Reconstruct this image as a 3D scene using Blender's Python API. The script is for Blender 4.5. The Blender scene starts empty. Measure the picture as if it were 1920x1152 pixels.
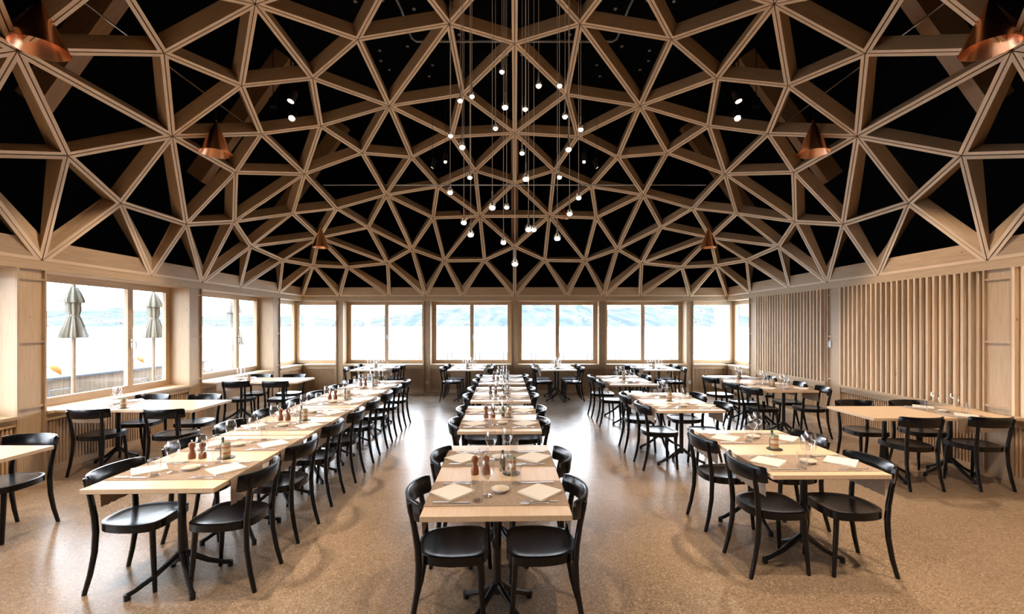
import bpy, math, random
from mathutils import Vector, Matrix
random.seed(7)
R_ = math.radians
PI = math.pi
# ------------------------------------------------------------------ camera, sky, exposure
F = 850.0            # focal length in pixels of the 1920 wide frame
EYE = 1.736
cam_d = bpy.data.cameras.new('camera'); cam = bpy.data.objects.new('camera', cam_d)
bpy.context.scene.collection.objects.link(cam)
cam.location = (0, 0, EYE); cam.rotation_euler = (PI/2, 0, 0)
cam_d.sensor_width = 36; cam_d.lens = F/1920*36
cam_d.shift_y = 35/1920; cam_d.shift_x = -5/1920
cam_d.clip_start = .05; cam_d.clip_end = 20000
sc = bpy.context.scene; sc.camera = cam
sc.view_settings.view_transform = 'Standard'; sc.view_settings.look = 'None'
sc.view_settings.gamma = 1; sc.view_settings.use_curve_mapping = False
sc.view_settings.exposure = 0.55
sc.cycles.use_denoising = True
sc.cycles.max_bounces = 8; sc.cycles.diffuse_bounces = 4; sc.cycles.glossy_bounces = 4
sc.cycles.transparent_max_bounces = 24; sc.cycles.transmission_bounces = 6
sc.cycles.sample_clamp_indirect = 6
SKY = 12.0
w = bpy.data.worlds.new('overcast_sky'); sc.world = w; w.use_nodes = True
nt = w.node_tree; nt.nodes.clear()
out = nt.nodes.new('ShaderNodeOutputWorld'); bg = nt.nodes.new('ShaderNodeBackground')
tc = nt.nodes.new('ShaderNodeTexCoord'); sep = nt.nodes.new('ShaderNodeSeparateXYZ')
rp = nt.nodes.new('ShaderNodeValToRGB')
rp.color_ramp.elements[0].position = 0.0; rp.color_ramp.elements[0].color = (.94, .97, 1, 1)
rp.color_ramp.elements[1].position = .6; rp.color_ramp.elements[1].color = (.78, .90, 1, 1)
nt.links.new(tc.outputs['Generated'], sep.inputs[0]); nt.links.new(sep.outputs['Z'], rp.inputs[0])
nt.links.new(rp.outputs[0], bg.inputs['Color']); bg.inputs['Strength'].default_value = SKY
nt.links.new(bg.outputs[0], out.inputs[0])
SPOT_W = 270.0       # watts of each warm ceiling spotlight
WARM = (1.0, .78, .57)

# ------------------------------------------------------------------ helpers
COL = sc.collection
class MB:
    def __init__(s): s.v = []; s.f = []; s.sm = []
    def add(s, vs, fs, smooth=False):
        n = len(s.v); s.v += [tuple(p) for p in vs]
        for f in fs: s.f.append([i+n for i in f]); s.sm.append(smooth)
        return s
    def box(s, x0, x1, y0, y1, z0, z1):
        vs = [(x, y, z) for z in (z0, z1) for y in (y0, y1) for x in (x0, x1)]
        return s.add(vs, [(0,2,3,1),(4,5,7,6),(0,1,5,4),(2,6,7,3),(0,4,6,2),(1,3,7,5)])
    def obox(s, a, b, wid, dep, up=(0,0,1)):
        a = Vector(a); b = Vector(b); d = (b-a).normalized(); up = Vector(up)
        r = d.cross(up).normalized(); u = r.cross(d).normalized()
        vs = [p + r*i*wid/2 + u*j*dep/2 for p in (a, b) for j in (-1, 1) for i in (-1, 1)]
        return s.add(vs, [(0,1,3,2),(4,6,7,5),(0,4,5,1),(2,3,7,6),(0,2,6,4),(1,5,7,3)])
    def tube(s, pts, rad, n=8, cap=True, flat=1.0):
        pts = [Vector(p) for p in pts]
        if not hasattr(rad, '__len__'): rad = [rad]*len(pts)
        base = len(s.v); vs = []; fs = []
        d0 = (pts[1]-pts[0]).normalized()
        ref = Vector((0,0,1)) if abs(d0.z) < .9 else Vector((1,0,0))
        for i, p in enumerate(pts):
            a = pts[max(i-1,0)]; b = pts[min(i+1,len(pts)-1)]; d = (b-a).normalized()
            r = d.cross(ref).normalized(); u = r.cross(d)
            for k in range(n):
                t = 2*PI*k/n; vs.append(p + (r*math.cos(t) + u*math.sin(t)*flat)*rad[i])
        for i in range(len(pts)-1):
            for k in range(n):
                k2 = (k+1) % n; fs.append((i*n+k, (i+1)*n+k, (i+1)*n+k2, i*n+k2))
        s.add(vs, fs, True)
        if cap:
            m = (len(pts)-1)*n
            s.f.append([base+k for k in range(n)]); s.sm.append(False)
            s.f.append([base+m+k for k in reversed(range(n))]); s.sm.append(False)
        return s
    def lathe(s, prof, n=16, c=(0,0,0), close=False):
        vs = []; fs = []; m = len(prof)
        for (r, z) in prof:
            for k in range(n):
                t = 2*PI*k/n; vs.append((c[0]+r*math.cos(t), c[1]+r*math.sin(t), c[2]+z))
        for i in range(m-1):
            for k in range(n):
                k2 = (k+1) % n; fs.append((i*n+k, i*n+k2, (i+1)*n+k2, (i+1)*n+k))
        return s.add(vs, fs, True)
    def prism(s, poly, z0, z1):
        n = len(poly)
        vs = [(x, y, z0) for x, y in poly] + [(x, y, z1) for x, y in poly]
        fs = [list(reversed(range(n))), list(range(n, 2*n))] + [(i, (i+1) % n, n+(i+1) % n, n+i) for i in range(n)]
        return s.add(vs, fs)
    def mesh(s, name, mat):
        me = bpy.data.meshes.new(name); me.from_pydata(s.v, [], s.f)
        me.polygons.foreach_set('use_smooth', s.sm); me.materials.append(mat); me.update(); me.set_sharp_from_angle(angle=R_(38)); return me
    def build(s, name, mat, parent=None, loc=None, bevel=0):
        o = bpy.data.objects.new(name, s.mesh(name, mat)); COL.objects.link(o)
        if parent: o.parent = parent
        if loc is not None: o.location = loc
        if bevel:
            b = o.modifiers.new('bevel', 'BEVEL'); b.width = bevel; b.segments = 2; b.limit_method = 'ANGLE'
        return o
def tag(o, label=None, cat=None, group=None, kind=None):
    if label: o['label'] = label
    if cat: o['category'] = cat
    if group: o['group'] = group
    if kind: o['kind'] = kind
    return o
def empty(name, loc=(0,0,0), rz=0, parent=None):
    o = bpy.data.objects.new(name, None); o.location = loc; o.rotation_euler = (0,0,rz)
    o.empty_display_size = .1; COL.objects.link(o)
    if parent: o.parent = parent
    return o
def link_mesh(name, me, parent, loc=(0,0,0), rz=0):
    o = bpy.data.objects.new(name, me); COL.objects.link(o); o.parent = parent
    o.location = loc; o.rotation_euler = (0,0,rz); return o
KIDS = {}
def copy_tree(o, parent=None):
    c = o.copy(); COL.objects.link(c); c.parent = parent
    for k in ('label', 'category', 'group'):
        pass
    for ch in o.children: copy_tree(ch, c)
    return c

# ------------------------------------------------------------------ materials
def mat(name, col, rough=.5, metal=0, spec=None, coat=0, emit=None, es=0):
    m = bpy.data.materials.new(name); m.use_nodes = True
    b = m.node_tree.nodes['Principled BSDF']
    b.inputs['Base Color'].default_value = (*col, 1); b.inputs['Roughness'].default_value = rough
    b.inputs['Metallic'].default_value = metal
    if spec is not None: b.inputs['Specular IOR Level'].default_value = spec
    if coat: b.inputs['Coat Weight'].default_value = coat; b.inputs['Coat Roughness'].default_value = .12
    if emit: b.inputs['Emission Color'].default_value = (*emit, 1); b.inputs['Emission Strength'].default_value = es
    return m
def wood(name, c1, c2, c3, scale=(1, 1, 1), rough=.5, knots=True, vary=.25, bump=.15):
    """Timber: stretched grain along the axis with the small scale, board-to-board variation, knots."""
    m = mat(name, c1, rough); t = m.node_tree; L = t.links; b = t.nodes['Principled BSDF']
    tc = t.nodes.new('ShaderNodeTexCoord'); mp = t.nodes.new('ShaderNodeMapping')
    oi = t.nodes.new('ShaderNodeObjectInfo')
    L.new(tc.outputs['Object'], mp.inputs['Vector']); mp.inputs['Scale'].default_value = scale
    ad = t.nodes.new('ShaderNodeVectorMath'); ad.operation = 'ADD'
    sc_ = t.nodes.new('ShaderNodeVectorMath'); sc_.operation = 'SCALE'; sc_.inputs[0].default_value = (37, 19, 53)
    L.new(oi.outputs['Random'], sc_.inputs['Scale']); L.new(mp.outputs[0], ad.inputs[0]); L.new(sc_.outputs[0], ad.inputs[1])
    n1 = t.nodes.new('ShaderNodeTexNoise'); n1.inputs['Scale'].default_value = 9; n1.inputs['Detail'].default_value = 5
    n1.inputs['Distortion'].default_value = .6
    L.new(ad.outputs[0], n1.inputs['Vector'])
    r = t.nodes.new('ShaderNodeValToRGB'); e = r.color_ramp.elements
    e[0].position = .32; e[0].color = (*c2, 1); e[1].position = .68; e[1].color = (*c1, 1)
    L.new(n1.outputs['Fac'], r.inputs[0])
    hs = t.nodes.new('ShaderNodeHueSaturation')
    mr = t.nodes.new('ShaderNodeMapRange'); mr.inputs['To Min'].default_value = 1-vary; mr.inputs['To Max'].default_value = 1+vary*.45
    L.new(oi.outputs['Random'], mr.inputs['Value']); L.new(mr.outputs[0], hs.inputs['Value']); L.new(r.outputs[0], hs.inputs['Color'])
    last = hs.outputs['Color']
    if knots:
        vo = t.nodes.new('ShaderNodeTexVoronoi'); vo.inputs['Scale'].default_value = 3.4
        m2 = t.nodes.new('ShaderNodeMapping')
        m2.inputs['Scale'].default_value = tuple(max(.55, min(s_, 1.6)) for s_ in scale)
        a2 = t.nodes.new('ShaderNodeVectorMath'); a2.operation = 'ADD'
        L.new(tc.outputs['Object'], m2.inputs['Vector']); L.new(m2.outputs[0], a2.inputs[0]); L.new(sc_.outputs[0], a2.inputs[1])
        L.new(a2.outputs[0], vo.inputs['Vector'])
        kr = t.nodes.new('ShaderNodeValToRGB'); kr.color_ramp.elements[0].position = .02; kr.color_ramp.elements[0].color = (1,1,1,1)
        kr.color_ramp.elements[1].position = .045; kr.color_ramp.elements[1].color = (0,0,0,1)
        L.new(vo.outputs['Distance'], kr.inputs[0])
        mx = t.nodes.new('ShaderNodeMixRGB'); mx.inputs['Color2'].default_value = (*c3, 1)
        L.new(kr.outputs[0], mx.inputs['Fac']); L.new(last, mx.inputs['Color1']); last = mx.outputs[0]
    L.new(last, b.inputs['Base Color'])
    bp = t.nodes.new('ShaderNodeBump'); bp.inputs['Strength'].default_value = bump; bp.inputs['Distance'].default_value = .002
    L.new(n1.outputs['Fac'], bp.inputs['Height']); L.new(bp.outputs[0], b.inputs['Normal'])
    return m
C1, C2, C3 = (.68, .475, .29), (.57, .375, .21), (.20, .09, .04)
M = {}
M['beam'] = wood('lattice_timber_shaded_face', (.56, .375, .215), (.46, .295, .16), C3, (.35, 6, 6), .55, True, .2)  # board sides darkened in the colour, standing in for shade
M['beam_edge'] = wood('lattice_timber_lit_edge_grain', (.80, .60, .40), (.72, .515, .33), C3, (.35, 9, 9), .5, False, .12)  # undersides: edge grain, with light bounced off the floor painted in
M['wallwood'] = wood('wall_timber_upright', (.57, .41, .262), (.485, .335, .202), C3, (7, 7, .4), .5, True, .12)
M['wood_h'] = wood('wall_timber_level_x', (.60, .425, .255), (.52, .35, .20), C3, (.4, 7, 7), .5, True, .12)
M['wood_v'] = wood('wall_timber_level_y', (.60, .425, .255), (.52, .35, .20), C3, (7, .4, 7), .5, True, .12)
M['slat'] = wood('slat_timber', (.80, .62, .43), (.70, .51, .33), C3, (8, 8, .4), .5, True, .22)
M['slat_low'] = wood('wainscot_slats', (.68, .47, .285), (.56, .36, .20), C3, (9, 9, .4), .5, False, .1)
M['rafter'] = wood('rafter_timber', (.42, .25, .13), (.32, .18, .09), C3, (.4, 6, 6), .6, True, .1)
M['top'] = wood('tabletop_ash', (.80, .60, .41), (.73, .53, .345), (.5, .3, .17), (6, .5, 6), .38, False, .07, .06)
M['black'] = mat('black_lacquered_beech', (.0028, .0036, .0055), .25, 0, .38, .05)
M['metal_black'] = mat('black_powder_coat', (.008, .009, .011), .35)
M['ceiling'] = mat('black_ceiling_felt', (.0025, .003, .0045), .95, 0, .1)
M['steel'] = mat('polished_steel', (.75, .76, .78), .18, 1)
M['cutlery'] = mat('satin_cutlery_steel', (.86, .86, .87), .34, 1)
M['steel_dim'] = mat('brushed_steel', (.5, .5, .5), .4, 1)
M['copper'] = mat('polished_copper', (.98, .50, .29), .26, 1)
M['cord'] = mat('fabric_cord', (.75, .66, .56), .5)
M['cord_dark'] = mat('dark_cord', (.03, .025, .02), .6)
M['napkin'] = mat('cream_napkin', (.82, .76, .68), .8)
M['china'] = mat('white_china', (.75, .73, .70), .2)
M['bread'] = mat('pale_butter', (.74, .62, .46), .6)
M['mill'] = wood('mill_walnut', (.26, .09, .035), (.18, .06, .02), C3, (5, 5, 1), .3, False, .2)
M['plastic'] = mat('white_switch', (.80, .80, .78), .4)
M['seat'] = M['black']
def cloth(name, c, c2):
    m = mat(name, c, .9); t = m.node_tree; L = t.links
    tc = t.nodes.new('ShaderNodeTexCoord'); n = t.nodes.new('ShaderNodeTexNoise'); n.inputs['Scale'].default_value = 60
    L.new(tc.outputs['Object'], n.inputs['Vector']); r = t.nodes.new('ShaderNodeValToRGB')
    r.color_ramp.elements[0].position = .4; r.color_ramp.elements[0].color = (*c2, 1)
    r.color_ramp.elements[1].position = .6; r.color_ramp.elements[1].color = (*c, 1)
    L.new(n.outputs['Fac'], r.inputs[0]); L.new(r.outputs[0], t.nodes['Principled BSDF'].inputs['Base Color']); return m
M['runner'] = cloth('taupe_linen', (.40, .30, .225), (.34, .25, .185))
M['parasol'] = cloth('parasol_canvas', (.185, .165, .13), (.15, .135, .105))
def glass(name, ior=1.45, tint=(.97, .98, 1), rough=0.0, blend=None):
    m = bpy.data.materials.new(name); m.use_nodes = True; t = m.node_tree; t.nodes.clear(); L = t.links
    o = t.nodes.new('ShaderNodeOutputMaterial'); mx = t.nodes.new('ShaderNodeMixShader')
    tr = t.nodes.new('ShaderNodeBsdfTransparent'); tr.inputs[0].default_value = (*tint, 1)
    gl = t.nodes.new('ShaderNodeBsdfGlossy'); gl.inputs['Roughness'].default_value = rough; gl.inputs[0].default_value = (1,1,1,1)
    fr = t.nodes.new('ShaderNodeLayerWeight'); fr.inputs[0].default_value = .5      # Schlick, the same from both sides
    pw = t.nodes.new('ShaderNodeMath'); pw.operation = 'POWER'; pw.inputs[1].default_value = 3.2; L.new(fr.outputs['Facing'], pw.inputs[0])
    ma = t.nodes.new('ShaderNodeMath'); ma.operation = 'MULTIPLY_ADD'; ma.inputs[1].default_value = .8; ma.inputs[2].default_value = ((ior-1)/(ior+1))**2
    L.new(pw.outputs[0], ma.inputs[0]); L.new(ma.outputs[0], mx.inputs[0]); L.new(tr.outputs[0], mx.inputs[1]); L.new(gl.outputs[0], mx.inputs[2]); L.new(mx.outputs[0], o.inputs[0])
    return m
M['glass'] = glass('window_glass', 1.3)
M['crystal'] = glass('drinking_glass', 1.5, (.97, .975, .98))
M['drop'] = glass('drop_glass', 1.8, (.82, .80, .78))
def emis(name, c, s):
    m = bpy.data.materials.new(name); m.use_nodes = True; t = m.node_tree; t.nodes.clear()
    o = t.nodes.new('ShaderNodeOutputMaterial'); e = t.nodes.new('ShaderNodeEmission'); e.inputs[0].default_value = (*c, 1); e.inputs[1].default_value = s
    t.links.new(e.outputs[0], o.inputs[0]); return m
M['led'] = emis('led_light', (1, .80, .60), 17)
M['lens'] = emis('spot_lens_light', (1, .80, .58), 30)
# terrazzo floor
def terrazzo():
    m = mat('brown_terrazzo', (.3, .2, .13), .2, 0, .42); t = m.node_tree; L = t.links; b = t.nodes['Principled BSDF']
    tc = t.nodes.new('ShaderNodeTexCoord')
    v1 = t.nodes.new('ShaderNodeTexVoronoi'); v1.inputs['Scale'].default_value = 120; L.new(tc.outputs['Object'], v1.inputs['Vector'])
    v2 = t.nodes.new('ShaderNodeTexVoronoi'); v2.inputs['Scale'].default_value = 260; L.new(tc.outputs['Object'], v2.inputs['Vector'])
    n = t.nodes.new('ShaderNodeTexNoise'); n.inputs['Scale'].default_value = .9; n.inputs['Detail'].default_value = 3; L.new(tc.outputs['Object'], n.inputs['Vector'])
    s1 = t.nodes.new('ShaderNodeSeparateColor'); L.new(v1.outputs['Color'], s1.inputs[0])
    r1 = t.nodes.new('ShaderNodeValToRGB'); r1.color_ramp.interpolation = 'CONSTANT'; e = r1.color_ramp.elements
    e[0].position = 0; e[0].color = (.085, .052, .034, 1); e[1].position = .16; e[1].color = (.255, .172, .106, 1)
    for p, c in ((.45, (.335, .232, .148, 1)), (.74, (.41, .295, .192, 1)), (.93, (.66, .54, .42, 1))):
        q = r1.color_ramp.elements.new(p); q.color = c
    L.new(s1.outputs[0], r1.inputs[0])
    s2 = t.nodes.new('ShaderNodeSeparateColor'); L.new(v2.outputs['Color'], s2.inputs[0])
    r2 = t.nodes.new('ShaderNodeValToRGB'); r2.color_ramp.elements[0].color = (.19, .132, .088, 1); r2.color_ramp.elements[1].color = (.45, .325, .215, 1)
    L.new(s2.outputs[1], r2.inputs[0])
    mx = t.nodes.new('ShaderNodeMixRGB'); mx.inputs['Fac'].default_value = .5; L.new(r1.outputs[0], mx.inputs['Color1']); L.new(r2.outputs[0], mx.inputs['Color2'])
    hs = t.nodes.new('ShaderNodeHueSaturation'); mr = t.nodes.new('ShaderNodeMapRange')
    mr.inputs['To Min'].default_value = .82; mr.inputs['To Max'].default_value = 1.16
    L.new(n.outputs['Fac'], mr.inputs['Value']); L.new(mr.outputs[0], hs.inputs['Value']); L.new(mx.outputs[0], hs.inputs['Color'])
    L.new(hs.outputs[0], b.inputs['Base Color'])
    m3 = t.nodes.new('ShaderNodeMapRange'); m3.inputs['To Min'].default_value = .20; m3.inputs['To Max'].default_value = .36
    L.new(n.outputs['Fac'], m3.inputs['Value']); L.new(m3.outputs[0], b.inputs['Roughness'])
    return m
M['floor'] = terrazzo()
M['dark_wall'] = wood('dark_unseen_wall', (.07, .05, .035), (.05, .035, .025), C3, (7, 7, .4), .6, False, .1)  # for the unseen wall, dark to keep bounced light off camera-facing faces

# ------------------------------------------------------------------ room numbers
K = F/725.0
YC = 4.5*K                      # centre of the lattice dome along the view axis
RX, RY = 5.5, 5.5*K             # half width and half depth at the ring
RZ = EYE + .752                 # ring underside
YB = YC + RY                    # inner face of the back posts
YF = YC - RY
WIN = .36                       # window planes lie this far behind the posts
SILL, HEAD = .735, 2.38
S = 'structure'
floor = MB().box(-6.3, 6.3, YF-.6, YB+.75, -.12, 0).build('floor', M['floor']); tag(floor, kind=S)

# ------------------------------------------------------------------ lattice dome
NODE = dict(r0=(0,5.5,.752), r1=(-1.356,5.5,.752), r2=(-2.303,5.5,.752), r3=(-3.24,5.5,.752), r4=(-4.53,5.5,.752), r5=(-5.5,5.5,.752),
 D=(0,5.20,1.98), F=(-.77,5.37,1.67), E=(-1.79,5.34,1.65), C=(-2.56,5.12,1.90), G=(-3.21,5.26,1.58), H=(-4.20,5.22,1.47), O=(-4.91,4.91,1.463),
 P=(-4.613,4.613,2.074), B=(-3.43,4.55,2.30), L=(-3.844,3.844,2.524), x=(-2.82,3.98,2.87), A=(-1.93,4.64,2.55), z=(-.83,4.72,2.61), w=(-1.70,4.06,3.08),
 v=(-.85,3.78,3.32), y=(0,4.08,3.17), u=(-2.08,3.30,3.40), s=(-1.22,2.99,3.66), r=(0,3.02,3.745), q=(-.90,2.19,4.00), p=(-2.158,2.158,3.784),
 t=(-2.927,2.927,3.316), n=(-.917,.917,4.229), o=(0,1.33,4.256), a=(0,0,4.37))
EDG = '''r0-r1 r1-r2 r2-r3 r3-r4 r4-r5 D-F D-z D-r0 F-r0 F-r1 F-E F-z E-z E-A E-C E-r1 E-r2 C-A C-x C-B C-G C-r2 G-B G-P G-H G-r2 G-r3
H-P H-O H-r3 H-r4 O-P O-r4 O-r5 P-B P-L B-x B-L L-x x-w x-u x-A x-t A-z A-w z-y z-v z-w w-v w-u v-y v-r v-s y-r u-s u-p u-t s-r s-q s-p
r-o r-q q-p q-n q-o p-n p-t n-o n-a o-a'''.split()
T8 = [lambda u,v: (u,v), lambda u,v: (-u,v), lambda u,v: (u,-v), lambda u,v: (-u,-v),
      lambda u,v: (v,u), lambda u,v: (-v,u), lambda u,v: (v,-u), lambda u,v: (-v,-u)]
nodes, nid, edges = [], {}, set()
def node(u, v, Z):
    k = (round(u, 2)+0.0, round(v, 2)+0.0)
    if k not in nid: nid[k] = len(nodes); nodes.append(Vector((u, YC+v*K, EYE+Z)))
    return nid[k]
for T in T8:
    for e in EDG:
        i, j = e.split('-')
        a_ = node(*T(NODE[i][0], NODE[i][1]), NODE[i][2]); b_ = node(*T(NODE[j][0], NODE[j][1]), NODE[j][2])
        edges.add((min(a_, b_), max(a_, b_)))
for T in (T8[0], T8[2], T8[4], T8[5]):      # the level struts z-z' across each axis
    p1 = T(-.83, 4.72); p2 = T(.83, 4.72)
    a_, b_ = node(*p1, 2.61), node(*p2, 2.61); edges.add((min(a_, b_), max(a_, b_)))
adj = {i: [] for i in range(len(nodes))}
for a_, b_ in edges: adj[a_].append(b_); adj[b_].append(a_)
for i in adj:
    adj[i].sort(key=lambda j: math.atan2(nodes[j].y-nodes[i].y, nodes[j].x-nodes[i].x))
faces = []; seen = set()
for a_, b_ in list(edges) + [(b_, a_) for a_, b_ in edges]:
    if (a_, b_) in seen: continue
    loop = []; i, j = a_, b_
    while (i, j) not in seen:
        seen.add((i, j)); loop.append(i)
        nb = adj[j]; k = nb[(nb.index(i)-1) % len(nb)]; i, j = j, k
    ar = sum(nodes[loop[m]].x*nodes[loop[(m+1) % len(loop)]].y - nodes[loop[(m+1) % len(loop)]].x*nodes[loop[m]].y for m in range(len(loop)))
    if ar > 0: faces.append(loop)
# vertex normals, pointing up and out
vn = [Vector() for _ in nodes]
for fc in faces:
    P_ = [nodes[i] for i in fc]
    n_ = (P_[1]-P_[0]).cross(P_[2]-P_[0]).normalized()
    if n_.z < 0: n_ = -n_
    for i in fc: vn[i] += n_
for i, v_ in enumerate(vn):
    v_.normalize()
    if abs(nodes[i].z-RZ) < .01:          # ring nodes: the ring beam stands upright
        vn[i] = Vector((0, 0, 1))
DEP, TH, GAP = .20, .036, .0115
dome = empty('lattice_dome', (0, YC, RZ)); tag(dome, 'pale timber dome of triangular frames under the black ceiling', 'dome')
def inset(P_, d):
    n = len(P_); res = []
    for i in range(n):
        v = P_[i]; a = (P_[i-1]-v).normalized(); b = (P_[(i+1) % n]-v).normalized()
        sn = max(a.cross(b).length, .2); res.append(v + (a+b)*(d/sn))
    return res
ORG = Vector((0, YC, RZ)); n_frames = 0
for fc in sorted(faces, key=lambda f: sum(nodes[i].y for i in f)/len(f)):
    P_ = [nodes[i] for i in fc]; cy = sum(p.y for p in P_)/len(P_)
    if cy < .9: continue
    cen = sum(P_, Vector())/len(P_)
    fr = empty('triangular_frame' if len(fc) == 3 else 'four_sided_frame', cen-ORG, 0, dome); n_frames += 1
    o1 = inset(P_, GAP/2); i1 = inset(P_, GAP/2+TH)
    for k in range(len(fc)):
        k2 = (k+1) % len(fc); na, nb = vn[fc[k]]*DEP, vn[fc[k2]]*DEP
        vs = [o1[k], o1[k2], i1[k2], i1[k]]; vs = vs + [vs[0]+na, vs[1]+nb, vs[2]+nb, vs[3]+na]
        c = sum(vs, Vector())/8; ax = (o1[k2]-o1[k]).normalized(); up = (na+nb).normalized(); sd = up.cross(ax).normalized(); up = ax.cross(sd)
        rot = Matrix((ax, sd, up))     # world -> local
        loc = [rot @ (p-c) for p in vs]
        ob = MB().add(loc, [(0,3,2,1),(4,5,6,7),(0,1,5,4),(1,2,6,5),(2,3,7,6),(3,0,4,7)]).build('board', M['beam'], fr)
        ob.data.materials.append(M['beam_edge']); ob.data.polygons[0].material_index = 1     # narrow lower edge: paler edge grain with upward light put into its colour
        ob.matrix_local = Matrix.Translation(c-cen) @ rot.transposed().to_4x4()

# ------------------------------------------------------------------ roof: black lining, rafters, rods
ZT, ZE = EYE+4.85, EYE+1.0
def ringpts(r, z): return [(-r, YC-(r+RY-RX), z), (r, YC-(r+RY-RX), z), (r, YC+(r+RY-RX), z), (-r, YC+(r+RY-RX), z)]
def shell(*rings):
    vs = sum(rings, []); m = MB(); n = len(rings)
    m.add(vs, [(4*j+i, 4*j+i+4, 4*j+(i+1) % 4+4, 4*j+(i+1) % 4) for j in range(n-1) for i in range(4)] + [(4*n-4, 4*n-1, 4*n-2, 4*n-3)]); return m
m_ = shell(ringpts(6.3, ZE-.35), ringpts(6.3, EYE+2.0), ringpts(4.55, ZT))
m2_ = shell(ringpts(6.45, ZE-.35), ringpts(6.45, EYE+2.1), ringpts(4.7, ZT+.12)); m_.add(m2_.v, [f[::-1] for f in m2_.f])
ceil = m_.build('ceiling', M['ceiling']); tag(ceil, kind=S)
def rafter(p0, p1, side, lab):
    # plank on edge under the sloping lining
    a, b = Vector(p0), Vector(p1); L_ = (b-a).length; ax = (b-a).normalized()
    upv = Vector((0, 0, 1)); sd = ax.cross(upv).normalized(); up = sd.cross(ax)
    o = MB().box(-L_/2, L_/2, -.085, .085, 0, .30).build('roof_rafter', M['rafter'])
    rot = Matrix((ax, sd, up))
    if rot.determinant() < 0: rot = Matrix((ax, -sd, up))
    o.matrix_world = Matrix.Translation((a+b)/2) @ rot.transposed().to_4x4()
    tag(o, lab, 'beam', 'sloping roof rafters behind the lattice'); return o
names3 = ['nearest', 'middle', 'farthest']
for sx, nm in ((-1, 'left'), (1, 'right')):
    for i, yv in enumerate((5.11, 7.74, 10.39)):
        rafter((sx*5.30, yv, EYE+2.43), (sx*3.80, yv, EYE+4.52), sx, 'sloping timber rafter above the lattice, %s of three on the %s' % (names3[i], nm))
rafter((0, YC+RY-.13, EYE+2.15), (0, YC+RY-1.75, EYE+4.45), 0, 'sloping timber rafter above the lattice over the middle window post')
for sx, nm in ((-1, 'left'), (1, 'right')):
    r_ = empty('tie_rod', (sx*4.4, 4.3, EYE+3.3)); tag(r_, 'thin steel tie rod above the lattice on the %s' % nm, 'rod', 'steel tie rods')
    MB().tube([(0, 0, 0), (0, 3.5, 0)], .011, 8).build('rod', M['steel'], r_)
    MB().tube([(0, .9, 0), (0, 1.15, 0)], .02, 8).build('turnbuckle', M['steel_dim'], r_)

# ------------------------------------------------------------------ walls
def frame_rect(mb, x0, x1, z0, z1, wd, dep, y=0, wb=None):
    """picture frame in local xz plane, thickness along y"""
    wb = wb or wd
    mb.box(x0, x0+wd, y-dep/2, y+dep/2, z0, z1); mb.box(x1-wd, x1, y-dep/2, y+dep/2, z0, z1)
    mb.box(x0+wd, x1-wd, y-dep/2, y+dep/2, z0, z0+wb); mb.box(x0+wd, x1-wd, y-dep/2, y+dep/2, z1-wd, z1)
wn = [0]
def window(origin, rz, wid, split):
    """origin: left end at floor level on the window plane seen from inside; local +x runs along the wall, -y is into the room"""
    wn[0] += 1
    root = empty('window_%d' % wn[0], origin, rz); tag(root, kind=S)
    f = MB(); frame_rect(f, .0, wid, SILL+.0, HEAD+.0, .05, .09); f.build('outer_frame', M['wood_h'], root)
    xs = [.05] + [s*wid for s in split] + [wid-.05]
    for i in range(len(xs)-1):
        a, b = xs[i]+(.0 if i == 0 else .002), xs[i+1]-(.0 if i == len(xs)-2 else .002)
        s_ = MB(); frame_rect(s_, a, b, SILL+.05, HEAD-.05, .047, .06, -.02); so = s_.build('sash', M['wood_h'], root)
        if i: MB().box(a-.016, a+.012, .0, .03, SILL+.05, HEAD-.05).build('rebate_strip', M['wood_h'], root)
        MB().box(a+.045, b-.045, -.012, -.004, SILL+.098, HEAD-.098).build('glass_pane', M['glass'], so)
    if split:
        x = split[0]*wid
        h = MB(); h.box(x-.012, x+.012, -.062, -.052, 1.40, 1.53); h.tube([(x, -.06, 1.49), (x, -.10, 1.49)], .008, 8)
        h.tube([(x, -.10, 1.495), (x+.03, -.105, 1.49), (x+.035, -.105, 1.38)], .009, 8)
        h.build('window_handle', M['steel_dim'], root)
    return root
def slats_stuff(mb, a, b, z0, z1, pitch, wd, dep):
    x = a+pitch*.3
    while x+wd < b:
        mb.box(x, x+wd, -dep, 0, z0, z1); x += pitch
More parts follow.
